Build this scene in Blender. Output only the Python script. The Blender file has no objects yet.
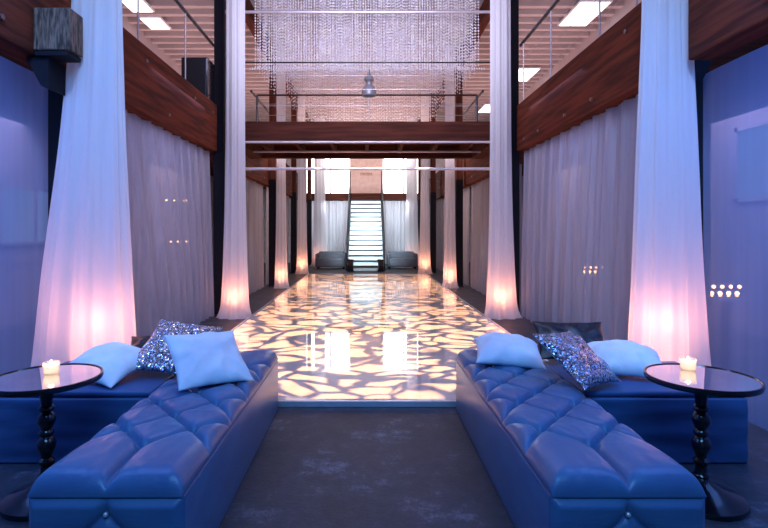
import bpy, bmesh, math, random
import numpy as np
from mathutils import Vector, Matrix, Euler, noise
random.seed(4)
PI = math.pi
SC = bpy.context.scene
COL = SC.collection
F = 512.0; VX = 367.0; HY = 231.0; CH = 1.48

# ------------------------------------------------------------------ camera
cd = bpy.data.cameras.new('camera'); cd.sensor_fit = 'HORIZONTAL'; cd.sensor_width = 36; cd.lens = 24
cd.shift_x = (384 - VX) / 768; cd.shift_y = -(264 - HY) / 768
cd.clip_start = .05; cd.clip_end = 100
cam = bpy.data.objects.new('camera', cd); COL.objects.link(cam)
cam.location = (0, 0, CH); cam.rotation_euler = (PI / 2, 0, 0); SC.camera = cam
SC.view_settings.view_transform = 'Standard'; SC.view_settings.look = 'None'
SC.view_settings.gamma = 1; SC.view_settings.use_curve_mapping = False
SC.view_settings.exposure = 0.0
SC.cycles.max_bounces = 8; SC.cycles.transparent_max_bounces = 16
SC.cycles.sample_clamp_indirect = 3.0
SC.cycles.use_denoising = True
SC.cycles.caustics_reflective = False; SC.cycles.caustics_refractive = False

# ------------------------------------------------------------------ materials
class NT:
    def __init__(s, name):
        s.m = bpy.data.materials.new(name); s.m.use_nodes = True
        s.t = s.m.node_tree; s.t.nodes.clear()
        s.out = s.n('ShaderNodeOutputMaterial')
    def n(s, typ, **kw):
        nd = s.t.nodes.new(typ)
        for k, v in kw.items():
            if k.startswith('i_'):
                nd.inputs[k[2:].replace('_', ' ')].default_value = v
            else: setattr(nd, k, v)
        return nd
    def l(s, a, b): s.t.links.new(a, b)

def c4(c): return (c[0], c[1], c[2], 1)

def mat(name, col, rough=.5, metal=0, spec=.5, sheen=0, noise_amt=0, nscale=5, col2=None, bump=0, bscale=40, stretch=(1,1,1), coat=0, emis=None, estr=0):
    s = NT(name)
    b = s.n('ShaderNodeBsdfPrincipled')
    b.inputs['Roughness'].default_value = rough; b.inputs['Metallic'].default_value = metal
    b.inputs['Specular IOR Level'].default_value = spec
    b.inputs['Sheen Weight'].default_value = sheen
    b.inputs['Coat Weight'].default_value = coat
    tc = s.n('ShaderNodeTexCoord'); mp = s.n('ShaderNodeMapping'); mp.inputs['Scale'].default_value = stretch
    s.l(tc.outputs['Object'], mp.inputs['Vector'])
    n1 = s.n('ShaderNodeTexNoise'); n1.inputs['Scale'].default_value = nscale; n1.inputs['Detail'].default_value = 6
    s.l(mp.outputs['Vector'], n1.inputs['Vector'])
    r = s.n('ShaderNodeValToRGB')
    c2 = col2 or tuple(min(1, x * 1.15) for x in col)
    r.color_ramp.elements[0].color = c4(col); r.color_ramp.elements[1].color = c4(c2)
    r.color_ramp.elements[0].position = .38; r.color_ramp.elements[1].position = .62
    s.l(n1.outputs['Fac'], r.inputs['Fac']); s.l(r.outputs['Color'], b.inputs['Base Color'])
    if bump:
        n2 = s.n('ShaderNodeTexNoise'); n2.inputs['Scale'].default_value = bscale; n2.inputs['Detail'].default_value = 4
        s.l(mp.outputs['Vector'], n2.inputs['Vector'])
        bp = s.n('ShaderNodeBump'); bp.inputs['Strength'].default_value = bump; bp.inputs['Distance'].default_value = .01
        s.l(n2.outputs['Fac'], bp.inputs['Height']); s.l(bp.outputs['Normal'], b.inputs['Normal'])
    if emis:
        b.inputs['Emission Color'].default_value = c4(emis); b.inputs['Emission Strength'].default_value = estr
    s.l(b.outputs[0], s.out.inputs['Surface'])
    return s.m

def fabric(name, col, transp=.2, transl=.4, stripe=0):
    s = NT(name)
    d = s.n('ShaderNodeBsdfDiffuse'); d.inputs['Color'].default_value = c4(col)
    t = s.n('ShaderNodeBsdfTranslucent'); t.inputs['Color'].default_value = c4(col)
    m1 = s.n('ShaderNodeMixShader'); m1.inputs[0].default_value = transl
    s.l(d.outputs[0], m1.inputs[1]); s.l(t.outputs[0], m1.inputs[2])
    tr = s.n('ShaderNodeBsdfTransparent')
    m2 = s.n('ShaderNodeMixShader')
    # the weave: slightly denser and thinner vertical bands of cloth
    tc = s.n('ShaderNodeTexCoord'); mp = s.n('ShaderNodeMapping'); mp.inputs['Scale'].default_value = (3, 3, .12)
    n = s.n('ShaderNodeTexNoise'); n.inputs['Scale'].default_value = 4; n.inputs['Detail'].default_value = 5
    s.l(tc.outputs['Object'], mp.inputs['Vector']); s.l(mp.outputs[0], n.inputs['Vector'])
    mr = s.n('ShaderNodeMapRange'); mr.inputs['From Min'].default_value = .3; mr.inputs['From Max'].default_value = .7
    mr.inputs['To Min'].default_value = max(0, transp - stripe); mr.inputs['To Max'].default_value = transp + stripe
    s.l(n.outputs['Fac'], mr.inputs['Value']); s.l(mr.outputs[0], m2.inputs[0])
    s.l(m1.outputs[0], m2.inputs[1]); s.l(tr.outputs[0], m2.inputs[2])
    s.l(m2.outputs[0], s.out.inputs['Surface'])
    return s.m

def emit(name, col, st):
    s = NT(name); e = s.n('ShaderNodeEmission'); e.inputs[0].default_value = c4(col); e.inputs[1].default_value = st
    s.l(e.outputs[0], s.out.inputs['Surface']); return s.m

def sequin(name):
    s = NT(name)
    b = s.n('ShaderNodeBsdfPrincipled'); b.inputs['Metallic'].default_value = .9; b.inputs['Roughness'].default_value = .22
    tc = s.n('ShaderNodeTexCoord')
    v = s.n('ShaderNodeTexVoronoi'); v.inputs['Scale'].default_value = 120
    s.l(tc.outputs['Object'], v.inputs['Vector'])
    sub = s.n('ShaderNodeVectorMath'); sub.operation = 'SUBTRACT'; sub.inputs[1].default_value = (.5, .5, .5)
    s.l(v.outputs['Color'], sub.inputs[0])
    sc = s.n('ShaderNodeVectorMath'); sc.operation = 'SCALE'; sc.inputs['Scale'].default_value = 1.5
    s.l(sub.outputs[0], sc.inputs[0])
    g = s.n('ShaderNodeNewGeometry')
    ad = s.n('ShaderNodeVectorMath'); ad.operation = 'ADD'
    s.l(g.outputs['Normal'], ad.inputs[0]); s.l(sc.outputs[0], ad.inputs[1])
    nm = s.n('ShaderNodeVectorMath'); nm.operation = 'NORMALIZE'; s.l(ad.outputs[0], nm.inputs[0])
    s.l(nm.outputs[0], b.inputs['Normal'])
    r = s.n('ShaderNodeValToRGB'); r.color_ramp.elements[0].color = (.10, .11, .17, 1); r.color_ramp.elements[1].color = (.75, .78, .86, 1)
    r.color_ramp.elements[1].position = .8
    sep = s.n('ShaderNodeSeparateColor'); s.l(v.outputs['Color'], sep.inputs[0])
    s.l(sep.outputs[0], r.inputs[0]); s.l(r.outputs[0], b.inputs['Base Color'])
    s.l(b.outputs[0], s.out.inputs['Surface']); return s.m

def glass(name, col=(1,1,1), rough=0):
    s = NT(name)
    g = s.n('ShaderNodeBsdfGlossy'); g.inputs['Roughness'].default_value = rough
    t = s.n('ShaderNodeBsdfTransparent'); t.inputs['Color'].default_value = c4(col)
    f = s.n('ShaderNodeFresnel'); f.inputs[0].default_value = 1.5
    m = s.n('ShaderNodeMixShader'); s.l(f.outputs[0], m.inputs[0]); s.l(t.outputs[0], m.inputs[1]); s.l(g.outputs[0], m.inputs[2])
    s.l(m.outputs[0], s.out.inputs['Surface']); return s.m

def floor_mat():
    s = NT('dark_concrete')
    b = s.n('ShaderNodeBsdfPrincipled'); b.inputs['Roughness'].default_value = .55
    tc = s.n('ShaderNodeTexCoord')
    n1 = s.n('ShaderNodeTexNoise'); n1.inputs['Scale'].default_value = 2.1; n1.inputs['Detail'].default_value = 14; n1.inputs['Roughness'].default_value = .86
    s.l(tc.outputs['Object'], n1.inputs['Vector'])
    r = s.n('ShaderNodeValToRGB'); e = r.color_ramp.elements
    e[0].position = .42; e[0].color = (.022, .027, .040, 1); e[1].position = .72; e[1].color = (.22, .27, .38, 1)
    k = e.new(.54); k.color = (.036, .045, .065, 1)
    s.l(n1.outputs['Fac'], r.inputs[0]); s.l(r.outputs[0], b.inputs['Base Color'])
    n2 = s.n('ShaderNodeTexNoise'); n2.inputs['Scale'].default_value = 45; n2.inputs['Detail'].default_value = 5
    s.l(tc.outputs['Object'], n2.inputs['Vector'])
    bp = s.n('ShaderNodeBump'); bp.inputs['Strength'].default_value = .35; bp.inputs['Distance'].default_value = .006
    s.l(n2.outputs['Fac'], bp.inputs['Height']); s.l(bp.outputs[0], b.inputs['Normal'])
    s.l(b.outputs[0], s.out.inputs['Surface']); return s.m

def wood(name, c1, c2, axis=1):
    st = [14, 14, 14]; st[axis] = .9
    return mat(name, c1, .85, spec=.2, col2=c2, nscale=1.2, stretch=tuple(st), bump=.3, bscale=6)

M = dict(
    floor=floor_mat(),
    stage=mat('gloss_vinyl', (.44, .42, .41), .05, spec=.8, coat=.3),
    trimw=mat('brushed_aluminium', (.75, .75, .8), .3, metal=.6),
    satin=mat('blue_satin', (.060, .135, .29), .33, sheen=.05, col2=(.065, .17, .33), nscale=3, bump=.12, bscale=30, stretch=(1, 1, 3)),
    satin_dark=mat('deep_blue_satin', (.035, .10, .25), .48, col2=(.04, .115, .28), bump=.25, bscale=7, stretch=(.5, 1, 3)),
    white=mat('white_cotton', (.74, .82, .88), .75, bump=.25, bscale=25),
    sequin=sequin('silver_sequins'),
    blackcloth=mat('black_satin', (.008, .008, .012), .4),
    black=mat('black_lacquer', (.006, .005, .008), .18, coat=.4),
    mirror=mat('mirror_glass', (.86, .86, .92), .02, metal=1),
    glass=glass('clear_glass'),
    frost=fabric('frosted_glass_cup', (1, .93, .88), .35, .7),
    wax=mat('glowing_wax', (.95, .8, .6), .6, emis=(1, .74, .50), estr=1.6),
    ember=emit('far_flame', (1, .48, .20), 9),
    flame=emit('flame', (1, .62, .28), 22),
    drape=fabric('white_voile', (.86, .86, .90), .10, .45, .05),
    sheer=fabric('grey_sheer', (.50, .50, .58), .24, .42, .10),
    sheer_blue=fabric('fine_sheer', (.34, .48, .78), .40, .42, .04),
    beam=wood('red_brown_timber', (.05, .010, .005), (.125, .026, .011)),
    beamx=wood('red_brown_timber_cross', (.035, .009, .006), (.08, .020, .012), 0),
    rough=mat('weathered_end_grain', (.035, .022, .015), .9, col2=(.20, .13, .09), nscale=6, stretch=(9, 9, 1.5), bump=.8, bscale=14),
    post=mat('dark_painted_post', (.006, .006, .011), .7, spec=.2),
    postred=wood('upper_post_timber', (.06, .018, .012), (.12, .035, .02), 2),
    steel=mat('dark_steel', (.035, .032, .038), .35, metal=.6),
    pipe=mat('pale_pipe', (.55, .52, .56), .35, metal=.2),
    ceil=mat('painted_deck', (.46, .40, .41), .8, col2=(.52, .45, .45), nscale=2),
    wall=mat('painted_wall', (.40, .34, .36), .85, col2=(.46, .38, .39), nscale=1.5),
    wallw=mat('white_plaster', (.75, .72, .74), .8),
    wallp=mat('pale_pink_plaster', (.80, .58, .52), .8),
    tread=mat('frosted_glass', (.78, .90, .93), .25),
    sofa=mat('grey_upholstery', (.13, .13, .16), .8),
    crystal=mat('crystal', (.90, .88, 1.0), .25, metal=.1, spec=1),
    lamp=mat('grey_enamel', (.28, .28, .32), .4, metal=.4),
    daylight=emit('daylight_pane', (1, .97, .98), 5),
    sky=emit('skylight_pane', (1, .97, .95), 3.5),
    bluewin=emit('dusk_pane', (.32, .42, .80), .42),
    bolt=mat('bolt_steel', (.25, .18, .16), .4, metal=.8),
    cable=mat('thin_cable', (.45, .42, .46), .4, metal=.5),
    sign=mat('brass_letters', (.35, .16, .10), .5),
)

# ------------------------------------------------------------------ object helpers
def link(name, me, m=None, parent=None, loc=None, smooth=False):
    o = bpy.data.objects.new(name, me); COL.objects.link(o)
    if m is not None and me is not None: me.materials.append(m)
    if smooth:
        for p in me.polygons: p.use_smooth = True
    if parent: o.parent = parent
    if loc is not None: o.location = loc
    return o
def tag(o, label, cat, group=None, kind=None):
    o['label'] = label; o['category'] = cat
    if group: o['group'] = group
    if kind: o['kind'] = kind
    return o
def thing(name, label, cat, loc=(0, 0, 0), rz=0, group=None):
    o = bpy.data.objects.new(name, None); COL.objects.link(o); o.empty_display_size = .1
    o.location = loc; o.rotation_euler = (0, 0, rz)
    return tag(o, label, cat, group)
def struct(o): o['kind'] = 'structure'; return o
def copy_tree(o, parent=None):
    c = o.copy(); COL.objects.link(c); c.parent = parent
    for ch in list(o.children): copy_tree(ch, c)
    return c

class MB:
    def __init__(s): s.bm = bmesh.new()
    def box(s, x0, x1, y0, y1, z0, z1, bev=0, seg=2):
        r = bmesh.ops.create_cube(s.bm, size=1)
        vs = r['verts']
        for v in vs:
            v.co = Vector(((x0 + x1) / 2 + v.co.x * (x1 - x0), (y0 + y1) / 2 + v.co.y * (y1 - y0), (z0 + z1) / 2 + v.co.z * (z1 - z0)))
        if bev:
            es = list({e for v in vs for e in v.link_edges})
            bmesh.ops.bevel(s.bm, geom=es, offset=bev, segments=seg, affect='EDGES', profile=.5)
        return s
    def tube(s, a, b, r, r2=None, n=10):
        a = Vector(a); b = Vector(b); d = b - a
        q = d.to_track_quat('Z', 'Y').to_matrix().to_4x4()
        bmesh.ops.create_cone(s.bm, cap_ends=True, segments=n, radius1=r, radius2=r if r2 is None else r2, depth=d.length,
                              matrix=Matrix.Translation((a + b) / 2) @ q)
        return s
    def lathe(s, prof, n=40, c=(0, 0, 0)):
        rings = []
        for r, z in prof:
            if r < 1e-5: rings.append([s.bm.verts.new((c[0], c[1], c[2] + z))])
            else: rings.append([s.bm.verts.new((c[0] + r * math.cos(2 * PI * i / n), c[1] + r * math.sin(2 * PI * i / n), c[2] + z)) for i in range(n)])
        for A, B in zip(rings, rings[1:]):
            for i in range(n):
                j = (i + 1) % n
                f = [A[i % len(A)], A[j % len(A)], B[j % len(B)], B[i % len(B)]]
                u = []
                for v in f:
                    if v not in u: u.append(v)
                if len(u) > 2: s.bm.faces.new(u)
        return s
    def prism_x(s, pts, x0, x1):
        A = [s.bm.verts.new((x0, y, z)) for y, z in pts]; B = [s.bm.verts.new((x1, y, z)) for y, z in pts]
        s.bm.faces.new(A); s.bm.faces.new(B[::-1]); n = len(pts)
        for i in range(n): s.bm.faces.new((A[i], B[i], B[(i + 1) % n], A[(i + 1) % n]))
        return s
    def ball(s, c, r, u=12, v=8):
        bmesh.ops.create_uvsphere(s.bm, u_segments=u, v_segments=v, radius=r, matrix=Matrix.Translation(c)); return s
    def build(s, name, m, parent=None, smooth=False, loc=None):
        bmesh.ops.recalc_face_normals(s.bm, faces=s.bm.faces)
        me = bpy.data.meshes.new(name); s.bm.to_mesh(me); s.bm.free()
        o = link(name, me, m, parent, loc, smooth)
        if smooth:
            try: me.set_sharp_from_angle(angle=math.radians(40))
            except Exception: pass
        return o

def prism_y(pts, y0, y1, px, py):
    m = MB(); A = [m.bm.verts.new((x - px, y0 - py, z)) for x, z in pts]; B = [m.bm.verts.new((x - px, y1 - py, z)) for x, z in pts]
    m.bm.faces.new(A); m.bm.faces.new(B[::-1]); n = len(pts)
    for i in range(n): m.bm.faces.new((A[i], B[i], B[(i + 1) % n], A[(i + 1) % n]))
    return m
def grid_mesh(name, P, m, parent=None, closed_u=False, smooth=True, loc=None, solid=0):
    """P: array (nv, nu, 3)"""
    nv, nu, _ = P.shape
    vs = P.reshape(-1, 3).tolist(); fs = []
    for j in range(nv - 1):
        for i in range(nu if closed_u else nu - 1):
            k = (i + 1) % nu
            fs.append((j * nu + i, j * nu + k, (j + 1) * nu + k, (j + 1) * nu + i))
    me = bpy.data.meshes.new(name); me.from_pydata(vs, [], fs); me.update()
    o = link(name, me, m, parent, loc, smooth)
    if solid:
        md = o.modifiers.new('thickness', 'SOLIDIFY'); md.thickness = solid
    return o

# ------------------------------------------------------------------ room shell
W = 5.5; Y0 = -3.0; Y1 = 24.0; H = 6.3
struct(MB().box(-W, W, Y0, Y1, -.2, 0).build('floor', M['floor']))
# ribbed roof deck: the ribs run across the hall
b = MB(); b.box(-W, W, Y0, Y1, H + .12, H + .22)
struct(b.build('ceiling', M['ceil']))
b = MB(); y = Y0 + .1
while y < Y1 - .2:
    b.box(-W, W, y, y + .13, H, H + .12); y += .42
struct(b.build('trim_1', M['ceil']))
struct(MB().box(-W - .2, -W, Y0, Y1, -.2, H + .22).build('wall_left', M['wall']))
struct(MB().box(W, W + .2, Y0, Y1, -.2, H + .22).build('wall_right', M['wall']))
struct(MB().box(-W, W, Y0 - .2, Y0, -.2, H + .22).build('wall_front', M['wall']))
struct(MB().box(-W - .2, W + .2, Y1, Y1 + .2, -.2, H + .22).build('wall_back', M['wallw']))
# dusk windows in the aisle walls, seen dimly through the sheers
def window(n, side, y0, y1, z0, z1):
    x = side * (W - .02)
    w = MB().box(x - .03, x + .02, y0, y1, z0, z0 + .06).box(x - .03, x + .02, y0, y1, z1 - .06, z1).box(x - .03, x + .02, y0, y0 + .06, z0, z1).box(x - .03, x + .02, y1 - .06, y1, z0, z1).box(x - .03, x + .02, (y0 + y1) / 2 - .03, (y0 + y1) / 2 + .03, z0, z1).build('window_%d' % n, M['wall'])
    struct(w)
    MB().box(x - .01, x, y0 + .05, y1 - .05, z0 + .05, z1 - .05).build('pane', M['bluewin'], w)
window(1, -1, 7.6, 9.3, 1.25, 2.2); window(2, 1, 5.6, 7.6, 1.9, 3.0)
# ------------------------------------------------------------------ dance floor
st = thing('dance_floor', 'raised glossy white dance floor running between the drapes to the glass staircase', 'dance floor', (.02, 4.3, 0))
MB().box(-1.95, 1.95, .03, 12.7, 0.001, .05).build('deck', M['stage'], st)
eb = MB().box(-1.97, 1.97, 0, .03, .001, .052, .004).box(-1.98, -1.95, 0, 12.72, .001, .053).box(1.95, 1.98, 0, 12.72, .001, .053).box(-1.98, 1.98, 12.7, 12.73, .001, .053)
eb.build('edge_trim', M['trimw'], st)

# ------------------------------------------------------------------ posts, beams
PY = [4.65, 9.0, 13.6, 18.0, 22.2]
PL = [-2.73, -2.58, -2.5, -2.57, -2.5]
PR = [2.95, 2.56, 2.44, 2.32, 2.3]
bays = ['first', 'second', 'third', 'fourth', 'fifth']
def post(side, i, x, y):
    sn = 'left' if side < 0 else 'right'
    wd = .105 if i == 0 else .095
    lab = {0: 'dark square post beside the nearest %s drape, bracket at its head' % sn,
           1: 'dark tall post at the %s end of the footbridge, front side' % sn,
           2: 'dark post on the %s just beyond the footbridge, brown upper half' % sn,
           3: 'dark post on the %s by the far end of the dance floor' % sn,
           4: 'dark post on the %s nearest the staircase' % sn}[i]
    t = thing('post', lab, 'post', (x, y, 0))
    MB().box(-wd, wd, -wd, wd, 0, 2.84, .008).build('lower_shaft', M['post'], t)
    MB().box(-wd * .9, wd * .9, -wd * .9, wd * .9, 2.84, H, .008).build('upper_shaft', M['postred'] if i > 1 else M['post'], t)
    MB().box(-wd * 1.15, wd * 1.15, -wd * 1.15, wd * 1.15, 0, .03).build('base_plate', M['steel'], t)
    return t
posts = {}
for i in range(5):
    posts[-1, i] = post(-1, i, PL[i], PY[i]); posts[1, i] = post(1, i, PR[i], PY[i])
# corbels under the near beams
BI = 2.6; BT = .24; BZ0 = 2.86; BZ1 = 3.66
for s_ in (-1, 1):
    t = posts[s_, 0]; px, py = t.location.x, t.location.y
    if s_ < 0:
        MB().box(-2.598 - px, -2.31 - px, 3.98 - py, 4.17 - py, 2.89, 3.22, .01).build('corbel', M['rough'], t)['label'] = 'rough weathered end-grain timber block'
        MB().box(-2.59 - px, -2.33 - px, 3.99 - py, 4.17 - py, 2.85, 2.885).build('cap_plate', M['post'], t)
        prism_y([(-2.68, 2.848), (-2.50, 2.848), (-2.50, 2.60), (-2.56, 2.62)], 4.02, 4.53, px, py).build('bracket', M['post'], t)
    else:
        prism_y([(3.04, 3.06), (2.76, 3.06), (2.76, 2.60), (2.84, 2.70)], 4.40, 4.54, px, py).build('bracket', M['post'], t)
# main side beams, one per bay
segs = [(Y0 + .02, 4.50)] + [(PY[i] + .11, PY[i + 1] - .11) for i in range(4)]
def beam(side, k, y0, y1):
    sn = 'left' if side < 0 else 'right'
    lab = ['huge red-brown timber beam on the %s nearest the camera, before the nearest drape' % sn,
           'long red-brown timber beam on the %s with crowd rail above, running to the footbridge' % sn,
           'red-brown timber beam on the %s passing under the footbridge' % sn,
           'warm-lit timber beam on the %s between the two far posts' % sn,
           'farthest short timber beam on the %s ending near the staircase' % sn][k]
    t = thing('timber_beam', lab, 'beam', (side * (BI + BT / 2), y0, BZ0 if k < 2 else 2.68))
    MB().box(-BT / 2, BT / 2, 0, y1 - y0, 0, BZ1 - (BZ0 if k < 2 else 2.68), .012).build('timber', M['beam'], t)
    rnd = random.Random(k * 7 + side)
    xi = -side * BT / 2
    n = 5 if k < 2 else 3
    for j in range(n):
        yy = (j + .5) / n * (y1 - y0) + rnd.uniform(-.15, .15); zz = rnd.choice((.14, .62))
        MB().tube((xi, yy, zz), (xi - side * .02, yy, zz), .022, n=8).build('bolt', M['bolt'], t)
for k, (a, c) in enumerate(segs):
    for s_ in (-1, 1):
        a2 = a
        if k == 0: c2 = 4.50 if s_ < 0 else 4.15
        else: c2 = c
        if k == 1: a2 = 4.80
        beam(s_, k, a2, c2)
# ceiling beams and upper structure
for i in range(1, 4):
    for s_ in (-1, 1):
        y0, y1 = PY[i] + .12, PY[i + 1] - .12
        x = s_ * 2.52
        sn = 'left' if s_ < 0 else 'right'
        o = MB().box(-.09, .09, 0, y1 - y0, 0, .34, .008).build('ceiling_beam', M['beam'], loc=(x, y0, H - .36))
        tag(o, ['roof beam on the %s above the crystal strands and footbridge' % sn, 'roof beam on the %s beyond the footbridge, warm-lit' % sn, 'farthest roof beam on the %s over the staircase end' % sn][i - 1], 'beam')
# gallery floors
for s_ in (-1, 1):
    x0, x1 = sorted((s_ * 2.9, s_ * (W - .01)))
    o = MB().box(x0, x1, Y0 + .02, Y1 - .02, 3.42, 3.58).build('gallery_floor', M['beamx'])
    tag(o, 'upper gallery floor over the %s aisle behind the beam' % ('left' if s_ < 0 else 'right'), 'gallery floor')

# ------------------------------------------------------------------ gallery rails
def side_rail(s_, y0, y1, label, ys):
    x = s_ * 2.66
    t = thing('guard_rail', label, 'railing', (x, y0, BZ1))
    MB().tube((0, 0, 1.03), (0, y1 - y0, 1.03), .028).build('top_rail', M['steel'], t, True)
    for yy in ys:
        MB().tube((0, yy - y0, 0), (0, yy - y0, 1.03), .011, n=8).build('baluster', M['cable'], t, True)
    for j, zz in enumerate(() if s_ < 0 and y0 < 6 else (.25, .5, .75)):
        MB().tube((0, 0.02, zz), (0, y1 - y0 - .02, zz), .004, n=6).build('wire', M['cable'], t)
for s_, sn in ((-1, 'left'), (1, 'right')):
    side_rail(s_, 4.9, 8.85, 'slim dark metal guard rail on top of the long %s beam' % sn, [5.05, 5.95, 7.5] if s_ < 0 else [5.05, 5.85, 7.4, 8.7])
    side_rail(s_, 11.75, 17.8, 'dark guard rail receding along the %s gallery beyond the footbridge' % sn, [12.5, 14.0, 15.5, 17])

# ------------------------------------------------------------------ footbridge
fb = thing('footbridge', 'dark red timber footbridge crossing the hall above the dance floor', 'bridge', (0, 9.25, 3.1))
fx = 2.32
MB().box(-fx, fx, 0, .16, 0, .36, .01).build('front_beam', M['beamx'], fb)
MB().box(-fx, fx, 2.1, 2.26, 0, .36, .01).build('rear_beam', M['beamx'], fb)
MB().box(-fx, fx, .16, 2.1, .28, .34).build('deck', M['beamx'], fb)
for j in range(7):
    xx = -2.1 + j * .7
    MB().box(xx - .04, xx + .04, .16, 2.1, .1, .28).build('joist', M['beamx'], fb)
MB().box(-fx - .275, -fx, .3, 2.26, .0, .34).build('end_bearer', M['beamx'], fb)
MB().box(fx, fx + .275, .3, 2.26, .0, .34).build('end_bearer', M['beamx'], fb)
MB().tube((-fx, -.03, -.02), (fx, -.03, -.02), .022).build('edge_pipe', M['pipe'], fb, True)['label'] = 'pale pipe along the lower edge'
MB().tube((-fx, 1.2, -.0), (fx, 1.2, -.0), .022).build('middle_pipe', M['pipe'], fb, True)
def bridge_rail(y, z, label, rtop, posts_x, r=.02, low=True):
    t = thing('bridge_railing', label, 'railing', (0, y, 3.46))
    MB().tube((-2.45, 0, rtop), (2.45, 0, rtop), r).build('top_rail', M['steel'], t, True)
    for xx in posts_x:
        MB().tube((xx, 0, 0), (xx, 0, rtop), .028, n=8).build('baluster', M['steel'], t, True)
    for zz in (.3, .6, .85):
        MB().tube((-2.45, 0, zz), (2.45, 0, zz), .004, n=6).build('wire', M['cable'], t)
bridge_rail(11.42, 3.46, 'dark railing along the far edge of the footbridge', 1.05, (-2.45, 2.45))
bridge_rail(9.33, 3.46, 'thin upper rail along the near edge of the footbridge', 1.09, (-2.28, 2.28), .014)
# pipes across the hall
o = MB().tube((-2.483, 0, 0), (2.463, 0, 0), .026).build('crossbar', M['pipe'], smooth=True, loc=(0, 8.98, 2.57))
tag(o, 'pale horizontal pipe hanging between the two drapes below the footbridge', 'pipe')
o = MB().tube((-2.492, 0, 0), (2.472, 0, 0), .026).build('crossbar', M['cable'], smooth=True, loc=(0, 9.0, 5.33))
tag(o, 'grey horizontal pipe across the hall near the top, among the crystal strands', 'pipe')

# ------------------------------------------------------------------ drapes
def drape(label, x, y, prof, ry=.6, k=11, seed=0, group=None):
    """prof: list of (z, halfwidth, x offset)"""
    rnd = random.Random(seed)
    NU = 132; NVv = 70
    zs = np.array([p[0] for p in prof]); hw = np.array([p[1] for p in prof]); ox = np.array([p[2] for p in prof])
    tt = np.linspace(0, 1, NVv) ** 1.35; z = tt * zs[-1]
    R = np.interp(z, zs, hw); OX = np.interp(z, zs, ox)
    # smooth the profile
    for _ in range(10):
        R[1:-1] = (R[:-2] + 2 * R[1:-1] + R[2:]) / 4; OX[1:-1] = (OX[:-2] + 2 * OX[1:-1] + OX[2:]) / 4
    th = np.linspace(0, 2 * PI, NU, endpoint=False)
    ph = [rnd.uniform(0, 6.28) for _ in range(5)]
    P = np.zeros((NVv, NU, 3))
    for j in range(NVv):
        a = .085 + .05 * math.exp(-z[j] / .5)
        rr = 1 - a + a * np.cos(k * th + ph[0] + .35 * z[j] * math.sin(ph[1])) + .04 * np.cos((k * 2 + 3) * th + ph[2]) + .05 * np.cos(3 * th + ph[3] + .3 * z[j])
        if z[j] < .25: rr = rr + (.25 - z[j]) * .35 * np.cos(7 * th + ph[4])
        P[j, :, 0] = OX[j] + R[j] * rr * np.cos(th); P[j, :, 1] = R[j] * ry * rr * np.sin(th); P[j, :, 2] = z[j] + .004
    o = grid_mesh('drape', P, M['drape'], closed_u=True, loc=(x, y, 0))
    tag(o, label, 'drape', group)
    return o
HT = 6.25
drape('white voile drape nearest the camera on the left, behind the left round table', -2.30, 4.28, [(0, .50, -.03), (.35, .43, -.03), (1.1, .37, -.02), (2.2, .27, .02), (3.3, .205, .05), (HT, .19, .06)], ry=.42, k=9, seed=1)
drape('white voile drape nearest the camera on the right, behind the right round table', 2.50, 4.28, [(0, .40, 0), (.35, .35, 0), (1.1, .30, 0), (2.2, .255, 0), (3.3, .20, .0), (HT, .18, .0)], ry=.45, k=9, seed=2)
def mid(sc=1.0): return [(0, .31 * sc, 0), (.12, .25 * sc, 0), (.8, .215 * sc, 0), (1.8, .185 * sc, -.0), (3.0, .17 * sc, 0), (HT, .16 * sc, 0)]
for x, y, lab, sd, sc in (
    (-2.24, 8.70, 'white drape on the left just in front of the footbridge', 3, 1),
    (2.27, 8.70, 'white drape on the right just in front of the footbridge', 4, 1.05),
    (-2.22, 13.22, 'slim white drape on the left, first one beyond the footbridge', 5, .70),
    (2.14, 13.22, 'slim white drape on the right, first one beyond the footbridge', 6, .74),
    (-2.24, 17.6, 'slim white drape on the left at the far end of the dance floor', 7, .82),
    (1.99, 17.6, 'slim white drape on the right at the far end of the dance floor', 8, .85)):
    drape(lab, x, y, mid(sc), ry=.55, k=8, seed=sd)
for x, lab, sd in ((-2.0, 'farthest pale drape on the left beside the staircase', 9), (1.9, 'farthest pale drape on the right beside the staircase', 10)):
    drape(lab, x, 21.6, mid(1.35), ry=.4, k=8, seed=sd)

# ------------------------------------------------------------------ sheer curtains in the bays
def sheer(label, side, y0, y1, z1, m, amp, waves, seed, lean=0, x=2.72):
    rnd = random.Random(seed)
    NU, NV_ = 220, 26
    ph = [rnd.uniform(0, 6.28) for _ in range(6)]
    P = np.zeros((NV_, NU, 3)); u = np.linspace(0, 1, NU)
    for j in range(NV_):
        v = j / (NV_ - 1)
        ul = u + lean * (1 - v) * np.sin(PI * u)
        w = np.sin(2 * PI * waves * ul + ph[0]) + .6 * np.sin(2 * PI * waves * 1.7 * ul + ph[1]) + .35 * np.sin(2 * PI * waves * 3.3 * ul + ph[2])
        P[j, :, 0] = amp * w * (1 - .35 * v) + amp * .8 * math.sin(2.2 * v + ph[3])
        P[j, :, 1] = u * (y1 - y0)
        P[j, :, 2] = .012 + v * (z1 - .012 ) - .0 * u
    o = grid_mesh('sheer_curtain', P, m, loc=(side * x, y0, 0))
    tag(o, label, 'curtain')
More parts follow.
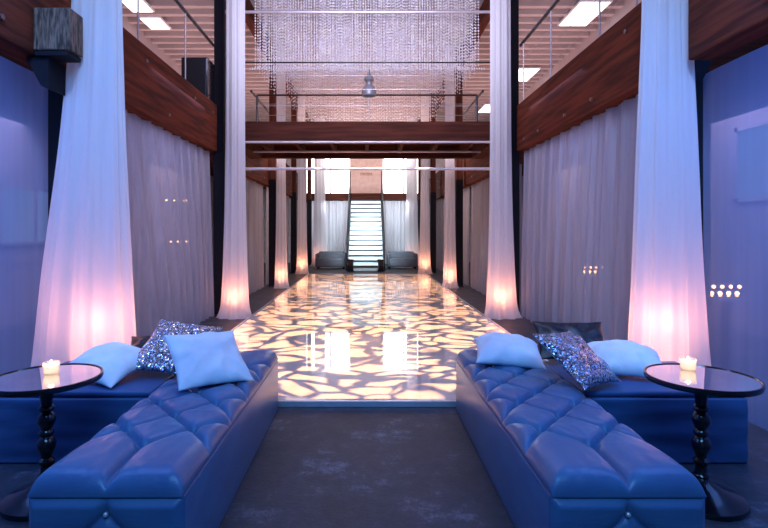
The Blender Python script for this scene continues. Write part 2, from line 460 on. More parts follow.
for s_, sn in ((-1, 'left'), (1, 'right')):
    sheer('smooth blue-lit sheer curtain at the %s edge of the view, behind the round table' % sn, s_, Y0 + .1, 4.80 if s_ < 0 else 4.50, 2.85, M['sheer_blue'], .008, 5, 20 + s_, .02, 2.87 if s_ < 0 else 2.95)
    sheer('long grey-lilac sheer curtain hanging under the long %s beam' % sn, s_, 4.82, 8.88, 2.85, M['sheer'], .036, 12, 30 + s_, -.16 * (1 if s_ < 0 else .3))
    sheer('grey sheer curtain on the %s beyond the second drape, under the footbridge' % sn, s_, 9.12, 13.48, 2.85, M['sheer'], .022, 9, 40 + s_, .06)
    sheer('grey sheer curtain on the %s between the far slim drapes' % sn, s_, 13.72, 17.88, 2.85, M['sheer'], .022, 9, 50 + s_)
    sheer('farthest grey sheer curtain on the %s by the staircase' % sn, s_, 18.12, 22.08, 2.85, M['sheer'], .022, 9, 60 + s_)

# ------------------------------------------------------------------ bead curtain (crystal strands)
def beads():
    vs = []; fs = []
    V = np.array([(1, 0, 0), (-1, 0, 0), (0, 1, 0), (0, -1, 0), (0, 0, 1.3), (0, 0, -1.3)])
    FC = [(0, 2, 4), (2, 1, 4), (1, 3, 4), (3, 0, 4), (2, 0, 5), (1, 2, 5), (3, 1, 5), (0, 3, 5)]
    rnd = random.Random(9); k = 0
    rows = [9.75, 10.15, 10.6, 11.1, 11.7, 12.4, 13.2, 14.2, 15.4]
    for ri, y in enumerate(rows):
        zb = 4.60 + .0 * ri
        for j in range(84):
            x = (-2.15 + 4.3 * (j + .5) / 84) * (1 if y < 12 else .9) + rnd.uniform(-.008, .008)
            yy = y + rnd.uniform(-.03, .03)
            z = zb + rnd.choice((0, 0, .03, .06)); step = .055 + .006 * ri
            while z < H - .02:
                r = .015 if rnd.random() < .75 else .021
                vs.append(V * r + (x, yy, z)); fs += [tuple(a + k for a in f) for f in FC]; k += 6
                z += step
            # the thread
            t = .0012
            vs.append(np.array([(x - t, yy, zb), (x + t, yy, zb), (x + t, yy, H), (x - t, yy, H)])); fs.append((k, k + 1, k + 2, k + 3)); k += 4
    # heavier beads ending the front row
    for j in range(100):
        x = -2.2 + 4.4 * j / 99
        vs.append(V * .02 + (x, 9.62, 4.53)); fs += [tuple(a + k for a in f) for f in FC]; k += 6
    me = bpy.data.meshes.new('bead_curtain'); me.from_pydata(np.concatenate(vs).tolist(), [], fs); me.update()
    return link('bead_curtain', me, M['crystal'])
o = beads()
tag(o, 'crystal bead strands hanging in rows from the ceiling above the footbridge', 'bead curtain', kind='stuff')

# pendant lamp seen through the strands
t = thing('bridge_lamp', 'grey bell-shaped lamp on a thin stem above the middle of the footbridge', 'lamp', (.04, 10.4, 3.44))
MB().lathe([(0, 0), (.10, .0), (.10, .02), (.02, .03), (.012, .05), (.012, .79), (0, .8)], 20).build('stem', M['pipe'], t, True)
MB().lathe([(0, .76), (.135, .78), (.15, .82), (.145, .90), (.10, .98), (.06, 1.01), (.06, 1.06), (.10, 1.10), (.09, 1.16), (.04, 1.22), (.02, 1.30), (0, 1.36)], 24).build('lamp_shade', M['lamp'], t, True)

# ------------------------------------------------------------------ roof lights
def rooflight(x, y, w, l, lab):
    t = thing('skylight', lab, 'skylight', (x, y, H - .02))
    MB().box(-w / 2 - .04, w / 2 + .04, -l / 2 - .04, l / 2 + .04, -.02, .02).build('frame', M['wallw'], t)
    MB().box(-w / 2, w / 2, -l / 2, l / 2, -.035, -.02).build('pane', M['sky'], t)
names = ['nearest', 'second', 'third', 'farthest']
for j, yy in enumerate((11.3, 15.7, 20.0)):
    rooflight(4.78, yy, .60, 1.2, 'bright roof light over the right gallery, %s from the camera' % ('nearest', 'second', 'farthest')[j])
for j, yy in enumerate((10.85, 11.8, 16.3)):
    rooflight(-4.88, yy, .42, .6 if j < 2 else 1.2, 'bright roof light over the left gallery, %s from the camera' % ('nearest', 'second', 'farthest, behind the black speaker')[j])

# loudspeaker on the left beam
t = thing('loudspeaker', 'black loudspeaker standing on the left beam by the guard rail', 'loudspeaker', (-2.82, 8.62, 3.662))
MB().box(-.24, .2, -.2, .2, .0, .68, .02).build('cabinet', M['black'], t)
MB().box(-.21, .17, -.215, -.2, .03, .65, .004).build('grille', M['blackcloth'], t)

# ------------------------------------------------------------------ back of the hall
# upper level
o = MB().box(-2.9, 2.9, 22.79, 23.98, 2.86, 3.16, .01).build('landing', M['beamx']); tag(o, 'dark landing floor edge at the head of the glass staircase', 'landing')
w = struct(MB().box(-2.9, -2.82, 23.85, 23.99, 3.17, 5.2).box(2.82, 2.9, 23.85, 23.99, 3.17, 5.2).box(-2.9, 2.9, 23.85, 23.99, 5.12, 5.2).build('window_3', M['wallw']))
MB().box(-2.82, -.8, 23.93, 23.97, 3.2, 5.12).build('pane', M['daylight'], w)
MB().box(.8, 2.82, 23.93, 23.97, 3.2, 5.12).build('pane', M['daylight'], w)
for xx in (-1.7, 1.7): MB().box(xx - .03, xx + .03, 23.9, 23.97, 3.2, 5.12).build('mullion', M['wallw'], w)
wp = thing('sign_panel', 'pale pink wall panel with a small dark sign, above the staircase', 'wall panel', (-.08, 23.8, 3.17))
MB().box(-.72, .78, 0, .1, 0, 1.9, .01).build('panel', M['wallp'], wp)
sg = MB()
for j in range(9): sg.box(-.22 + j * .06, -.185 + j * .06, -.012, 0, .93, 1.02)
sg.box(-.24, .34, -.008, 0, .9, .915).build('sign', M['sign'], wp)
# lower white drapery either side of the staircase
for s_, x0, x1, lab in ((-1, -2.6, -.78, 'white gathered backdrop curtain left of the staircase'), (1, .72, 2.5, 'white gathered backdrop curtain right of the staircase')):
    NU = 160; P = np.zeros((8, NU, 3)); u = np.linspace(0, 1, NU)
    for j in range(8):
        P[j, :, 0] = u * (x1 - x0); P[j, :, 1] = .03 * np.sin(u * 70) + .02 * np.sin(u * 41 + 1); P[j, :, 2] = .01 + j / 7 * 2.82
    tag(grid_mesh('backdrop_curtain', P, M['drape'], loc=(x0, 22.9, 0)), lab, 'curtain')

# staircase
st = thing('staircase', 'straight staircase with pale frosted glass treads at the far end of the hall', 'staircase', (-.05, 19.0, 0))
NS = 15; rise = 2.86 / NS; run = 3.7 / NS
for j in range(NS):
    tr = MB().box(-.64, .64, j * run + .02, j * run + run + .02, (j + 1) * rise - .045, (j + 1) * rise - .005, .005).build('tread', M['tread'], st)
    MB().box(-.64, .64, j * run - .005, j * run + .018, (j + 1) * rise - .062, (j + 1) * rise - .003).build('nosing', M['steel'], tr)
    MB().box(-.64, .64, j * run + .03, j * run + .045, j * rise, (j + 1) * rise - .05).build('riser', M['tread'], st)
for s_ in (-1, 1):
    x = s_ * .70
    MB().prism_x([(-.08, 0), (.12, 0), (3.73, 2.72), (3.73, 2.86), (3.6, 2.86), (-.08, .22)], x - .03, x + .03).build('stringer', M['steel'], st)
    MB().tube((x, 0, 1.0), (x, 3.7, 3.85), .025).build('handrail', M['steel'], st, True)
    for j in range(5):
        yy = .1 + j * .88; MB().tube((x, yy, max(.1, yy / 3.7 * 2.86)), (x, yy, 1.0 + yy / 3.7 * 2.85), .018, n=8).build('baluster', M['steel'], st, True)
    MB().tube((x, 3.74, 2.86), (x, 3.74, 4.15), .03, n=8).build('newel', M['steel'], st, True)
for s_, sn in ((-1, 'left'), (1, 'right')):
    t = thing('floor_lantern', 'small black lantern box at the %s foot of the staircase' % sn, 'lantern', (-.05 + s_ * .55, 18.72, 0))
    MB().box(-.12, .12, -.11, .11, .0, .06).build('base', M['black'], t)
    MB().box(-.10, .10, -.09, .09, .06, .40, .01).build('body', M['black'], t)
    MB().box(-.12, .12, -.11, .11, .40, .45, .01).build('lid', M['black'], t)
# sofas
for s_, sn, xc in ((-1, 'left', -1.42), (1, 'right', 1.38)):
    t = thing('sofa', 'low grey sofa against the backdrop curtain %s of the staircase' % sn, 'sofa', (xc, 20.3, 0))
    MB().box(-.52, .52, -.38, .3, .08, .42, .05, 3).build('seat', M['sofa'], t, True)
    MB().box(-.52, .52,   .22, .42, .3, .66, .06, 3).build('backrest', M['sofa'], t, True)
    MB().box(-.6, -.48, -.38, .4, .08, .6, .05, 3).build('armrest', M['sofa'], t, True)
    MB().box(.48, .6, -.38, .4, .08, .6, .05, 3).build('armrest', M['sofa'], t, True)
    for a in (-.5, .5):
        for c in (-.3, .33): MB().tube((a, c, 0), (a, c, .1), .03, n=8).build('leg', M['black'], t)

# ------------------------------------------------------------------ tufted benches
def seg_dist(X, Y, a, b):
    ax, ay = a; bx, by = b; dx, dy = bx - ax, by - ay
    t = np.clip(((X - ax) * dx + (Y - ay) * dy) / (dx * dx + dy * dy), 0, 1)
    return np.hypot(X - ax - t * dx, Y - ay - t * dy)

BW = .62; BL = 2.2
def tuft_height(X, Y, folds, buttons, Hh):
    D = np.full(X.shape, 9.0)
    for a, b in folds: D = np.minimum(D, seg_dist(X, Y, a, b))
    B = np.full(X.shape, 9.0)
    for p in buttons: B = np.minimum(B, np.hypot(X - p[0], Y - p[1]))
    h = Hh * (.62 * (1 - np.exp(-(D / .013))) + .38 * (1 - np.exp(-(D / .06)))) - Hh * .55 * np.exp(-(B / .03) ** 2)
    return h
def bench(x0, label):
    t = thing('tufted_bench', label, 'bench', (x0 + BW / 2, 2.04, 0))
    # lid cushion
    pitch = .195; nrow = int((BL - .30) / pitch) + 1
    y0 = .33; folds = []; rows = []
    for r in range(nrow):
        yy = y0 + r * pitch
        if yy > BL - .15: break
        rows.append((yy, [0.0] if r % 2 == 0 else [-.165, .165]))
    for r in range(len(rows) - 1):
        ya, xa = rows[r]; yb, xb = rows[r + 1]
        for p in xa:
            for q in xb: folds.append(((p, ya), (q, yb)))
        if len(xa) == 2:
            for p in xa: folds.append(((p, ya), (math.copysign(.33, p), yb)));
            if r > 0:
                for p in xa: folds.append(((p, ya), (math.copysign(.33, p), rows[r - 1][0])))
    folds.append(((0, rows[0][0]), (0, -.02)))
    folds.append(((-.165, rows[1][0]), (-.34, rows[0][0] - .02))); folds.append(((.165, rows[1][0]), (.34, rows[0][0] - .02)))
    yl, xl = rows[-1]
    for p in xl: folds.append(((p, yl), (p, BL + .02)))
    btn = [(p, yy) for yy, xs in rows for p in xs]
    NX, NY = 120, 400
    X, Y = np.meshgrid(np.linspace(-BW / 2, BW / 2, NX), np.linspace(0, BL, NY))
    h = tuft_height(X, Y, folds, btn, .060)
    ex = np.minimum(X + BW / 2, BW / 2 - X); ey = np.minimum(Y, BL - Y); E = np.minimum(ex, ey)
    rad = .075
    def fall(e): return .034 * (1 - np.sqrt(np.maximum(0, 1 - (1 - np.minimum(e, rad) / rad) ** 2.4)))
    edge = -np.maximum(fall(ex) + fall(ey) * .8, 0)
    nz = np.zeros(X.shape)
    for j in range(0, NY):
        for i in range(0, NX):
            nz[j, i] = noise.noise(Vector((X[j, i] * 26, Y[j, i] * 9, x0 * 3)))
    Z = .458 + h * (1 - np.exp(-E / .03)) * .9 + h * .1 + edge + nz * .0025
    Z = np.maximum(Z, .424)
    P = np.stack([X, Y, Z], -1)
    # close it with a skirt down to the seam
    Pf = np.zeros((NY + 2, NX + 2, 3)); Pf[1:-1, 1:-1] = P
    for j in range(NY + 2):
        for i in range(NX + 2):
            if j in (0, NY + 1) or i in (0, NX + 1):
                jj = min(max(j, 1), NY); ii = min(max(i, 1), NX); Pf[j, i] = Pf[jj, ii] if (jj, ii) != (j, i) else Pf[j, i]
                Pf[j, i, 2] = .418
                cx = Pf[j, i, 0]; Pf[j, i, 0] = cx * .99
    cu = grid_mesh('cushion', Pf, M['satin'], t)
    for p in btn:
        zc = .465
        MB().lathe([(0, .006), (.006, .005), (.010, 0), (.009, -.004)], 12, (p[0], p[1], zc)).build('button', M['satin'], cu, True)
    # base with padded front end panel that has a deep buttoned diamond
    nx, nz_ = 70, 50
    X, Z = np.meshgrid(np.linspace(-BW / 2, BW / 2, nx), np.linspace(0, .415, nz_))
    bz = .345
    f = [((0, bz), (0, .42)), ((0, bz), (-.21, .17)), ((0, bz), (.21, .17)), ((-.21, .17), (0, .0)), ((.21, .17), (0, .0)), ((-.21, .17), (-.33, .17)), ((.21, .17), (.33, .17))]
    hh = tuft_height(X, Z, f, [(0, bz), (-.21, .17), (.21, .17)], .028)
    E = np.minimum(np.minimum(X + BW / 2, BW / 2 - X), np.minimum(Z + .05, .415 - Z))
    yv = -hh * np.clip(E / .03, 0, 1)
    Pb = np.stack([X, yv + .012, Z], -1)
    grid_mesh('end_panel', Pb, M['satin'], t)
    for p in ((0, bz), (-.21, .17), (.21, .17)):
        MB().ball((p[0], .008, p[1]), .011).build('button', M['trimw'] , t, True)['label'] = 'crystal button'
    bb = MB().box(-BW / 2, BW / 2, .02, BL, .0, .416, .014, 3)
    bb.build('base', M['satin'], t, True)
    MB().box(-BW / 2 + .012, BW / 2 - .012, .02, BL - .012, .410, .424).build('seam', M['satin_dark'], t)
    return t
bench(-1.355, 'long blue satin bench with buttoned diamond cushion, left of the aisle')
bench(.735, 'long blue satin bench with buttoned diamond cushion, right of the aisle')

# low square ottoman blocks outside the benches
def block(x0, x1, y0, y1, label, sd):
    t = thing('ottoman', label, 'ottoman', ((x0 + x1) / 2, (y0 + y1) / 2, 0))
    w, l = (x1 - x0) / 2, (y1 - y0) / 2
    b = MB(); b.box(-w, w, -l, l, .002, .42, 0)
    bmesh.ops.subdivide_edges(b.bm, edges=b.bm.edges[:], cuts=24, use_grid_fill=True)
    for v in b.bm.verts:
        n = noise.noise(Vector((v.co.x * 2.3 + sd, v.co.y * 2, v.co.z * 13)))
        if abs(v.co.y + l) < 1e-4 and v.co.z < .41: v.co.y -= .008 * (n + .5)
        if abs(v.co.z - .42) < 1e-4: v.co.z += .004 * n
    o = b.build('cover', M['satin_dark'], t, True)
    md = o.modifiers.new('soft', 'BEVEL'); md.width = .012; md.segments = 2; md.limit_method = 'ANGLE'; md.angle_limit = 1.2
    # seat pad with rounded edge
    o = MB().box(-w, w, -l, l, .422, .462, .016, 3).build('seat_pad', M['satin_dark'], t, True)
    return t
block(-2.36, -1.37, 3.25, 4.02, 'plain blue satin ottoman block beside the left bench, under a white pillow', 1)
block(1.37, 2.42, 3.25, 4.02, 'plain blue satin ottoman block beside the right bench, behind the round table', 5)

# ------------------------------------------------------------------ pillows
def facing(a, b):
    x = Vector(a).normalized(); y = -Vector(b); y = (y - x * y.dot(x)).normalized(); z = x.cross(y)
    return Matrix((x, y, z)).transposed().to_euler()
def pillow(name, label, m, w, h, t, loc, rot, seed, sag=0, group=None):
    N = 46
    u = np.linspace(-1, 1, N); U, V = np.meshgrid(u, u)
    pin = .085
    X = U * w / 2 * (1 - pin * (1 - V ** 2) * np.abs(U) ** 1.5); Y = V * h / 2 * (1 - pin * (1 - U ** 2) * np.abs(V) ** 1.5)
    T = ((1 - np.abs(U) ** 2.6).clip(0) ** .6) * ((1 - np.abs(V) ** 2.6).clip(0) ** .6)
    nz = np.zeros(U.shape); n2 = np.zeros(U.shape)
    for j in range(N):
        for i in range(N):
            a = math.atan2(V[j, i], U[j, i]); r = math.hypot(U[j, i], V[j, i])
            nz[j, i] = noise.noise(Vector((math.cos(a) * 3.4 + seed, math.sin(a) * 3.4, r * .7)))
            n2[j, i] = noise.noise(Vector((U[j, i] * 3 + seed * 2, V[j, i] * 2.2, 5)))
    rr = np.sqrt(U ** 2 + V ** 2)
    wr = .030 * nz * np.clip(rr - .35, 0, 1) * (T ** .5) + .018 * n2 * T ** .5
    Zt = T * t / 2 + wr; Zb = -T * t / 2 * .9 + wr * .4
    droop = -sag * (U ** 2 + V ** 2) * t * .3
    A = np.stack([X, Y, Zt + droop], -1).reshape(-1, 3); B = np.stack([X, Y, Zb + droop], -1).reshape(-1, 3)
    vs = A.tolist() + B.tolist(); fs = []; k = N * N
    for j in range(N - 1):
        for i in range(N - 1):
            q = (j * N + i, j * N + i + 1, (j + 1) * N + i + 1, (j + 1) * N + i)
            fs.append(q); fs.append(tuple(k + a for a in q[::-1]))
    me = bpy.data.meshes.new(name); me.from_pydata(vs, [], fs); me.update()
    bm = bmesh.new(); bm.from_mesh(me); bmesh.ops.remove_doubles(bm, verts=bm.verts, dist=.0004); bmesh.ops.recalc_face_normals(bm, faces=bm.faces); bm.to_mesh(me); bm.free()
    o = link(name, me, m, None, loc, True); o.rotation_euler = rot
    tag(o, label, 'pillow', group)
    return o
R = math.radians
# rotation: X tilts back (90 = upright), Z turns
pillow('throw_pillow', 'white square pillow leaning upright on the left bench, in front of the sequin pillow', M['white'], .49, .48, .13, (-1.045, 3.371, .645), facing((.366, .27, -.019), (.209, -.304, -.248)), 1)
pillow('throw_pillow', 'silver sequin pillow behind the upright white pillow at the left bench', M['sequin'], .51, .50, .11, (-1.36, 3.66, .650), facing((.452, -.064, -.043), (-.054, -.38, -.256)), 2)
pillow('throw_pillow', 'white pillow lying on the left ottoman block beside the round table', M['white'], .52, .46, .17, (-1.80, 3.56, .580), Euler((R(12), R(4), R(-20))), 3, .4)
pillow('throw_pillow', 'black pillow behind the silver sequin pillow on the left', M['blackcloth'], .42, .36, .10, (-1.62, 3.93, .56), Euler((R(30), 0, R(12))), 9)
pillow('throw_pillow', 'white pillow lying near the far inner end of the right bench', M['white'], .50, .42, .17, (1.06, 3.84, .60), Euler((R(14), R(4), R(-8))), 4, .4)
pillow('throw_pillow', 'silver sequin pillow propped diagonally between two white pillows on the right', M['sequin'], .48, .47, .12, (1.379, 3.359, .648), facing((.344, .281, -.033), (.203, -.284, -.26)), 5)
pillow('throw_pillow', 'white pillow lying on the right ottoman block behind the sequin pillow', M['white'], .50, .42, .17, (1.84, 3.64, .585), Euler((R(16), R(3), R(-16))), 6, .4)
pillow('throw_pillow', 'black pillow lying behind the sequin pillow on the right', M['blackcloth'], .54, .34, .08, (1.58, 3.96, .635), Euler((R(48), R(0), R(-4))), 7)

# ------------------------------------------------------------------ round tables and candles
def table(x, y, label):
    t = thing('side_table', label, 'table', (x, y, 0))
    MB().lathe([(0, .0), (.215, .0), (.22, .012), (.215, .028), (.17, .045), (.10, .075), (.05, .11), (.035, .13), (0, .13)], 48).build('base', M['black'], t, True)
    prof = [(0, .12), (.035, .125), (.042, .14), (.030, .155), (.028, .19), (.040, .21), (.040, .22), (.026, .235), (.032, .26), (.045, .29), (.048, .31), (.040, .335), (.026, .35), (.038, .365), (.038, .375), (.026, .39),
            (.036, .41), (.046, .435), (.046, .45), (.034, .475), (.026, .485), (.040, .50), (.040, .51), (.028, .525), (.030, .55), (.038, .60), (.040, .625), (.052, .635), (.052, .645), (0, .647)]
    MB().lathe(prof, 32).build('pedestal', M['black'], t, True)
    MB().lathe([(0, .645), (.25, .645), (.276, .652), (.282, .668), (.278, .682), (.271, .682), (.267, .674), (0, .674)], 64).build('rim', M['black'], t, True)
    MB().lathe([(0, .6745), (.265, .6745), (.265, .677), (0, .677)], 64).build('mirror_top', M['mirror'], t)
    return t
def candle(x, y, z, label):
    t = thing('tealight_holder', label, 'candle', (x, y, z))
    MB().lathe([(0, 0), (.034, 0), (.038, .004), (.044, .066), (.042, .068), (.0405, .066), (.036, .010), (0, .009)], 28).build('glass_cup', M['frost'], t, True)
    MB().lathe([(0, .0105), (.032, .0105), (.036, .046), (.033, .052), (0, .048)], 24).build('wax', M['wax'], t, True)
    MB().lathe([(0, .049), (.008, .053), (.010, .060), (.004, .074), (0, .082)], 12).build('flame', M['flame'], t, True)
    l = bpy.data.lights.new('candle_light', 'POINT'); l.energy = 1.3; l.color = (1, .60, .36); l.shadow_soft_size = .012
    lo = bpy.data.objects.new('candle_light', l); COL.objects.link(lo); lo.location = (x, y, z + .062)
TL = (-1.765, 2.82); TR = (1.840, 2.82)
table(*TL, 'round mirror-topped black pedestal table at the left, by the left bench')
table(*TR, 'round mirror-topped black pedestal table at the right, by the right bench')
candle(-1.77, 2.87, .6775, 'lit tealight in clear glass on the left round table')
candle(1.85, 2.95, .6775, 'lit tealight in clear glass on the right round table')

# ------------------------------------------------------------------ aisle candles glimpsed through the sheers
def hanging(x, y, z, lab):
    t = thing('hanging_candle_ring', lab, 'chandelier', (x, y, z))
    b = MB(); n = 24; r = .17
    for i in range(n):
        a, c = 2 * PI * i / n, 2 * PI * (i + 1) / n
        b.tube((r * math.cos(a), r * math.sin(a), 0), (r * math.cos(c), r * math.sin(c), 0), .01, n=6)
    b.build('ring', M['steel'], t)
    MB().tube((0, 0, 0), (0, 0, 3.40 - z), .004, n=6).build('cord', M['steel'], t)
    MB().tube((-r, 0, 0), (r, 0, 0), .006, n=6).tube((0, -r, 0), (0, r, 0), .006, n=6).build('spoke', M['steel'], t)
    for i in range(6):
        a = 2 * PI * i / 6; MB().ball((r * math.cos(a), r * math.sin(a), .03), .018, 10, 6).build('flame', M['ember'], t, True)
hanging(-3.3, 8.85, 1.98, 'glowing candle ring behind the long left sheer curtain, the upper one')
hanging(-3.7, 10.1, 1.24, 'glowing candle ring behind the long left sheer curtain, the lower one')
hanging(-3.25, 4.05, 2.02, 'glowing candle ring behind the left-edge sheer curtain')
def aisle_table(x, y, h, lab, lab2, n=4):
    t = thing('cocktail_table', lab, 'table', (x, y, 0))
    MB().lathe([(0, h - .02), (.3, h - .02), (.3, h), (0, h)], 32).build('tabletop', M['sofa'], t)
    MB().lathe([(0, .0), (.2, 0), (.2, .02), (.03, .04), (.03, h - .02), (0, h - .02)], 24).build('pedestal', M['steel'], t, True)
    if not n: return
    k = thing('candle_tray', lab2, 'candles', (x, y, h + .001))
    MB().box(-.17, .17, -.07, .07, 0, .015).build('tray', M['mirror'], k)
    for i in range(n):
        MB().ball((-.12 + i * .24 / (n - 1), 0, .035), .02, 10, 6).build('flame', M['ember'], k, True)
        MB().ball((-.12 + i * .24 / (n - 1), -.03, .10), .017, 10, 6).build('flame', M['ember'], k, True)
aisle_table(3.35, 7.6, .84, 'small grey table behind the long right sheer curtain', 'double row of candle flames behind the long right sheer curtain')
aisle_table(3.35, 4.80, .86, 'small grey table behind the right-edge sheer curtain', 'double row of candle flames behind the right-edge sheer curtain')
aisle_table(-4.1, 10.6, .92, 'grey high table behind the long left sheer curtain', 'row of small flames on the high table in the left aisle', 0)

# ------------------------------------------------------------------ lights
def area(loc, target, size, power, col, sy=None, spread=None):
    l = bpy.data.lights.new('area', 'AREA'); l.energy = power; l.color = col; l.size = size
    if sy: l.shape = 'RECTANGLE'; l.size_y = sy
    if spread: l.spread = math.radians(spread)
    o = bpy.data.objects.new('area_light', l); COL.objects.link(o); o.location = loc
    o.rotation_euler = (Vector(target) - Vector(loc)).to_track_quat('-Z', 'Y').to_euler(); return o
def point(loc, power, col, r=.05):
    l = bpy.data.lights.new('point', 'POINT'); l.energy = power; l.color = col; l.shadow_soft_size = r
    o = bpy.data.objects.new('point_light', l); COL.objects.link(o); o.location = loc; return o
def spot(loc, target, power, col, ang, blend=.5, r=.05):
    l = bpy.data.lights.new('spot', 'SPOT'); l.energy = power; l.color = col; l.spot_size = math.radians(ang); l.spot_blend = blend; l.shadow_soft_size = r
    o = bpy.data.objects.new('spot_light', l); COL.objects.link(o); o.location = loc
    o.rotation_euler = (Vector(target) - Vector(loc)).to_track_quat('-Z', 'Y').to_euler(); return o
BLUE = (.13, .45, 1.0)
area((0, -1.2, 4.6), (0, 3.2, .3), 3.0, 165, BLUE, 1.5)
for s_ in (-1, 1):
    spot((s_ * 1.0, 1.2, 5.6), (s_ * 2.4, 4.3, 2.2), 560, (.36, .56, 1.0), 50, .8, .2)
    area((s_ * 4.3, 2.5, 3.3), (s_ * 4.0, 2.5, 0), 2.2, 210, (.13, .30, 1.0), 5)
    area((s_ * 4.3, 7.2, 3.3), (s_ * 4.0, 7.2, 0), 2.0, 85, (.52, .52, 1.0), 3.5)
    area((s_ * 4.3, 14, 3.3), (s_ * 4.0, 14, 0), 2.0, 110, (1, .72, .70), 8)
    # warm wash on the upper gallery roof
    area((s_ * 4.2, 14, 3.75), (s_ * 4.2, 14, 6), 1.8, 140, (1, .60, .58), 10)
    area((s_ * 4.2, 6, 3.75), (s_ * 4.2, 6, 6), 1.8, 40, (.72, .60, .78), 5)
area((0, 17, 4.3), (0, 17, 6.3), 3.5, 180, (1, .64, .60), 7)
area((0, 21.0, 4.6), (0, 24, 4.2), 3.5, 60, (1, .85, .82), 1)
area((0, 17.3, 1.9), (0, 20.4, 1.0), 1.2, 52, (.62, .90, 1), .8, 60)  # added lamp aimed at the glass steps to brighten them
for s_ in (-1, 1): area((s_ * 1.25, 21.6, 2.7), (s_ * 1.6, 22.9, 1.2), .8, 34, (.78, .86, 1), .5)
# cool mid wash on hall drapes and bridge front
area((0, 4.5, 5.9), (0, 9, 1.5), 2.5, 90, (.60, .58, 1.0), 1)
area((0, 7.0, 4.6), (0, 11, 5.6), 2.5, 130, (.80, .78, 1.0), .6)  # added lamp in front of the crystal strands, makes them whiter
# warm uplights inside each drape
OR = (1, .36, .20)
for x, y, p in ((-2.22, 4.28, 34), (2.44, 4.28, 36), (-2.24, 8.7, 15), (2.27, 8.7, 17), (-2.22, 13.22, 14), (2.14, 13.22, 14), (-2.24, 17.6, 14), (1.99, 17.6, 14), (-2.0, 21.6, 9), (1.9, 21.6, 9)):
    sp = spot((x, y, .06), (x, y, 3), p * (1.9 if y < 5 else 2.6), OR, 75, .9, .05)
    point((x, y, .75 if y < 5 else .40), p * (.22 if y < 5 else .45), (1, .34, .20) if y < 5 else (1, .33, .15), .16)

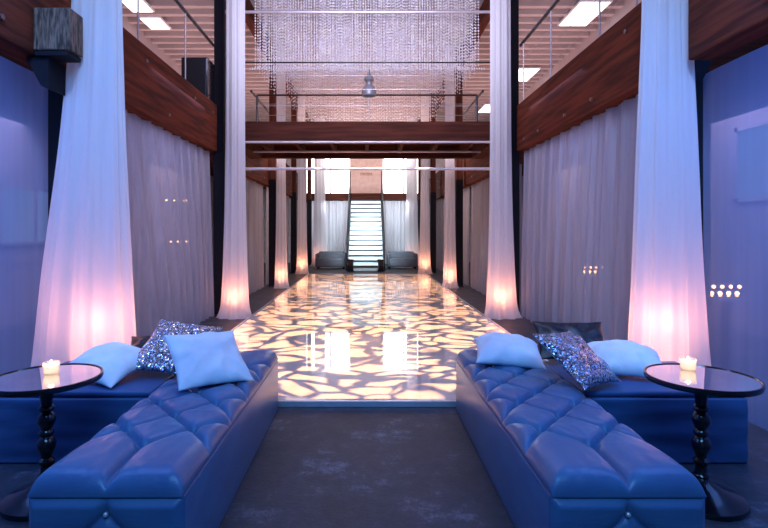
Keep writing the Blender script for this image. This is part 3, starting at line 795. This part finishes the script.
# patterned projections on the dance floor: the projectors' glass pattern plates
def gobo(loc, power, ang, scale, seed, hx, hy):
    o = spot(loc, (loc[0], loc[1], 0), power, (1, .52, .26), ang, .1, .01); o.rotation_euler = (0, 0, 0)
    l = o.data; l.use_nodes = True; nt = l.node_tree; nt.nodes.clear()
    def N(t_): return nt.nodes.new(t_)
    out = N('ShaderNodeOutputLight'); em = N('ShaderNodeEmission')
    tc = N('ShaderNodeTexCoord'); sx = N('ShaderNodeSeparateXYZ'); nt.links.new(tc.outputs['Normal'], sx.inputs[0])
    dx = N('ShaderNodeMath'); dx.operation = 'DIVIDE'; dy = N('ShaderNodeMath'); dy.operation = 'DIVIDE'
    nt.links.new(sx.outputs[0], dx.inputs[0]); nt.links.new(sx.outputs[2], dx.inputs[1])
    nt.links.new(sx.outputs[1], dy.inputs[0]); nt.links.new(sx.outputs[2], dy.inputs[1])
    cb = N('ShaderNodeCombineXYZ'); nt.links.new(dx.outputs[0], cb.inputs[0]); nt.links.new(dy.outputs[0], cb.inputs[1]); cb.inputs[2].default_value = seed
    wn = N('ShaderNodeTexNoise'); wn.inputs['Scale'].default_value = scale * .55; wn.inputs['Detail'].default_value = 1
    nt.links.new(cb.outputs[0], wn.inputs['Vector'])
    mx = N('ShaderNodeVectorMath'); mx.operation = 'MULTIPLY_ADD'; mx.inputs[1].default_value = (.13, .13, 0)
    nt.links.new(wn.outputs['Color'], mx.inputs[0]); nt.links.new(cb.outputs[0], mx.inputs[2])
    rot = N('ShaderNodeMapping'); rot.inputs['Rotation'].default_value = (0, 0, .6); rot.inputs['Scale'].default_value = (1, 1.35, 1)
    nt.links.new(mx.outputs[0], rot.inputs[0])
    vo = N('ShaderNodeTexVoronoi'); vo.feature = 'DISTANCE_TO_EDGE'; vo.inputs['Scale'].default_value = scale
    nt.links.new(rot.outputs[0], vo.inputs['Vector'])
    rp = N('ShaderNodeValToRGB'); rp.color_ramp.elements[0].position = .06; rp.color_ramp.elements[0].color = (.03, .05, .11, 1)
    rp.color_ramp.elements[1].position = .15; rp.color_ramp.elements[1].color = (1, .93, .88, 1)
    n3 = N('ShaderNodeTexNoise'); n3.inputs['Scale'].default_value = scale * .9; n3.inputs['Detail'].default_value = 2; nt.links.new(cb.outputs[0], n3.inputs['Vector'])
    ma = N('ShaderNodeMath'); ma.operation = 'MULTIPLY_ADD'; ma.inputs[1].default_value = .42; ma.inputs[2].default_value = -.23
    nt.links.new(n3.outputs['Fac'], ma.inputs[0])
    sm = N('ShaderNodeMath'); sm.operation = 'ADD'; nt.links.new(vo.outputs['Distance'], sm.inputs[0]); nt.links.new(ma.outputs[0], sm.inputs[1])
    nt.links.new(sm.outputs[0], rp.inputs[0]); nt.links.new(rp.outputs[0], em.inputs[0])
    # framing shutters: the beam is cut to the rectangle of the dance floor
    def lim(src, h):
        a = N('ShaderNodeMath'); a.operation = 'ABSOLUTE'; nt.links.new(src, a.inputs[0])
        c = N('ShaderNodeMath'); c.operation = 'LESS_THAN'; nt.links.new(a.outputs[0], c.inputs[0]); c.inputs[1].default_value = h / loc[2]; return c
    ca, cc = lim(dx.outputs[0], hx), lim(dy.outputs[0], hy)
    pr = N('ShaderNodeMath'); pr.operation = 'MULTIPLY'; nt.links.new(ca.outputs[0], pr.inputs[0]); nt.links.new(cc.outputs[0], pr.inputs[1])
    nt.links.new(pr.outputs[0], em.inputs[1])
    nt.links.new(em.outputs[0], out.inputs[0])
gobo((.02, 7.42, 5.85), 9500, 84, 14.5, .3, 1.94, 3.08)
gobo((.02, 13.72, 4.4), 5000, 92, 11, .8, 1.94, 3.22)

wd = bpy.data.worlds.new('world'); SC.world = wd; wd.use_nodes = True
wd.node_tree.nodes['Background'].inputs[0].default_value = (.25, .28, .5, 1); wd.node_tree.nodes['Background'].inputs[1].default_value = .05
